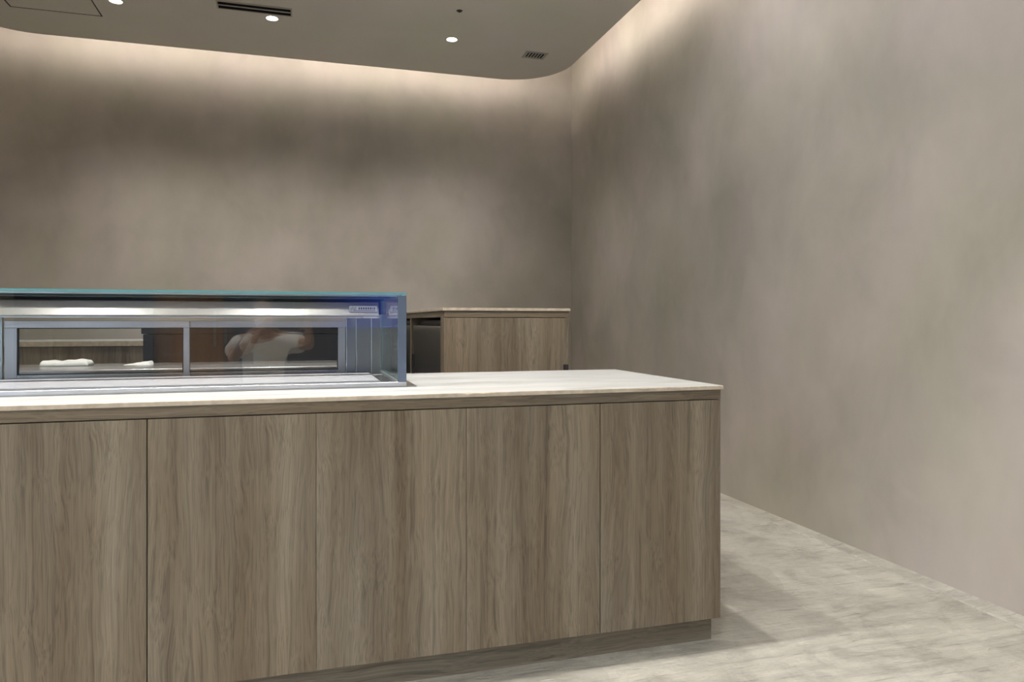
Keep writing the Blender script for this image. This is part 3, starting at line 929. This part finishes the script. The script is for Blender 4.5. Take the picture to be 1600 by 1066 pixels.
PXc = -0.24
t = person = thing('person', (PXc, -0.55, 0), 'person in a white t-shirt kneeling to photograph, reflected in the case glass', 'person')
V = []; Ed = []
def v(co, r, link=None):
    V.append((co, r)); i = len(V) - 1
    if link is not None: Ed.append((link, i))
    return i
pel = v((PXc, -0.52, 0.53), (0.135, 0.105))
sp = v((PXc, -0.51, 0.70), (0.125, 0.09), pel)
ch = v((PXc, -0.48, 0.88), (0.14, 0.10), sp)
nb_ = v((PXc, -0.46, 1.00), (0.085, 0.07), ch)
nk = v((PXc, -0.43, 1.06), 0.050, nb_)
h1 = v((PXc, -0.40, 1.105), (0.060, 0.070), nk)
h2 = v((PXc, -0.395, 1.17), (0.074, 0.092), h1)
h3 = v((PXc, -0.405, 1.235), (0.070, 0.088), h2)
h4 = v((PXc, -0.41, 1.275), (0.045, 0.055), h3)
def arm(sx, sh, el, wr, palm, tips, thumb):
    a = v(sh, 0.058, nb_)
    m1 = v([(p + q) / 2 for p, q in zip(sh, el)], 0.047, a)
    e = v(el, 0.038, m1)
    m2 = v([(p * 0.55 + q * 0.45) for p, q in zip(el, wr)], 0.036, e)
    wv_ = v(wr, 0.025, m2)
    pm = v(palm, (0.034, 0.018), wv_)
    for base, mid_, tip in tips:
        b0 = v(base, 0.010, pm); b1 = v(mid_, 0.0085, b0); v(tip, 0.0070, b1)
    b0 = v(thumb[0], 0.012, pm); b1 = v(thumb[1], 0.010, b0); v(thumb[2], 0.008, b1)
# right arm holds the lens end, left arm the other end
def fingers(px, sgn, y0):
    out = []
    for k in range(4):
        z = 1.150 - 0.020 * k
        ln = (0.0, 0.004, 0.002, -0.006)[k]
        out.append(((px, y0, z), (px + sgn * 0.006, y0 + 0.022, z), (px - sgn * (0.018 + ln), y0 + 0.030, z)))
    return out
arm(1, (-0.075, -0.46, 0.985), (0.065, -0.30, 0.955), (0.062, -0.115, 1.06), (0.052, -0.085, 1.105),
    fingers(0.046, 1, -0.062), ((0.035, -0.07, 1.085), (0.020, -0.058, 1.075), (-0.004, -0.050, 1.082)))
arm(-1, (-0.405, -0.46, 0.985), (-0.43, -0.28, 0.865), (-0.315, -0.135, 1.040), (-0.235, -0.095, 1.095),
    fingers(-0.180, -1, -0.062), ((-0.168, -0.07, 1.085), (-0.152, -0.058, 1.075), (-0.128, -0.050, 1.082)))
for sx in (-1, 1):
    hp = v((PXc + sx * 0.085, -0.52, 0.46), 0.088, pel)
    th_ = v((PXc + sx * 0.10, -0.47, 0.27), 0.074, hp)
    kn = v((PXc + sx * 0.11, -0.43, 0.065), 0.054, th_)
    cf = v((PXc + sx * 0.11, -0.60, 0.065), 0.055, kn)
    an = v((PXc + sx * 0.11, -0.82, 0.065), 0.034, cf)
    v((PXc + sx * 0.11, -0.87, 0.035), 0.030, an)
skin_mesh('body', V, Ed, 'skin', person)

# t-shirt with short sleeves
V = []; Ed = []
a = v((PXc, -0.52, 0.50), (0.158, 0.128))
b0 = v((PXc, -0.51, 0.70), (0.150, 0.115), a)
c0 = v((PXc, -0.48, 0.87), (0.163, 0.122), b0)
d0 = v((PXc, -0.466, 0.955), (0.120, 0.092), c0)
e0 = v((PXc, -0.470, 0.985), (0.080, 0.064), d0)
for sh, el in (((-0.075, -0.46, 0.975), (0.065, -0.30, 0.955)), ((-0.405, -0.46, 0.975), (-0.44, -0.29, 0.865))):
    s0 = v(sh, 0.078, d0)
    v([p * 0.55 + q * 0.45 for p, q in zip(sh, el)], 0.074, s0)
    v([p * 0.30 + q * 0.70 for p, q in zip(sh, el)], 0.070, len(V) - 1)
skin_mesh('t_shirt', V, Ed, 'shirt', person)
# trousers
V = []; Ed = []
a = v((PXc, -0.52, 0.55), (0.150, 0.120))
for sx in (-1, 1):
    hp = v((PXc + sx * 0.085, -0.52, 0.45), 0.100, a)
    th_ = v((PXc + sx * 0.10, -0.47, 0.27), 0.086, hp)
    kn = v((PXc + sx * 0.11, -0.43, 0.070), 0.064, th_)
    cf = v((PXc + sx * 0.11, -0.60, 0.070), 0.062, kn)
    v((PXc + sx * 0.11, -0.78, 0.070), 0.046, cf)
skin_mesh('trousers', V, Ed, 'trousers', person)
for sx in (-1, 1):
    V = []; Ed = []
    a = v((PXc + sx * 0.11, -0.80, 0.065), 0.046)
    b0 = v((PXc + sx * 0.11, -0.86, 0.048), (0.044, 0.044), a)
    v((PXc + sx * 0.11, -0.92, 0.036), (0.042, 0.034), b0)
    skin_mesh('shoe', V, Ed, 'shoe', person)
# hair, ears, nose, eyes, face mask
V = []; Ed = []
a = v((PXc, -0.435, 1.13), (0.070, 0.060))
b0 = v((PXc, -0.43, 1.20), (0.086, 0.083), a)
c0 = v((PXc, -0.415, 1.262), (0.078, 0.090), b0)
v((PXc, -0.412, 1.290), (0.045, 0.055), c0)
skin_mesh('hair', V, Ed, 'hair', person)
for sx in (-1, 1):
    V = []; Ed = []
    a = v((PXc + sx * 0.078, -0.395, 1.155), 0.010)
    b0 = v((PXc + sx * 0.086, -0.400, 1.175), (0.010, 0.014), a)
    v((PXc + sx * 0.084, -0.400, 1.195), 0.009, b0)
    skin_mesh('ear', V, Ed, 'skin', person)
    lathe('eye', [(0.0, -0.010), (0.008, -0.006), (0.010, 0.0), (0.008, 0.006), (0.0, 0.010)], 'eye', person, (PXc + sx * 0.030, -0.308, 1.185), 12)
V = []; Ed = []
a = v((PXc, -0.318, 1.185), 0.009)
b0 = v((PXc, -0.298, 1.155), 0.014, a)
v((PXc, -0.310, 1.145), 0.010, b0)
skin_mesh('nose', V, Ed, 'skin', person)
V = []; Ed = []
a = v((PXc, -0.360, 1.085), (0.050, 0.045))
b0 = v((PXc, -0.345, 1.115), (0.064, 0.060), a)
v((PXc, -0.345, 1.152), (0.060, 0.052), b0)
skin_mesh('face_mask', V, Ed, 'label', person)

t = thing('phone', (-0.066, -0.024, 1.12), 'black phone held up by the kneeling person', 'phone')
box('case', -0.142, 0.010, -0.032, -0.024, 1.083, 1.157, 'black_plastic', t, 0.003, 2)
box('screen', -0.138, 0.006, -0.0332, -0.0322, 1.086, 1.154, 'black', t)
o = lathe('lens', [(0.0, 0.0), (0.008, 0.0), (0.008, 0.002), (0.0, 0.002)], 'black', t, (0.0, -0.0238, 1.12), 16)
o.rotation_euler = (math.radians(-90), 0, 0)
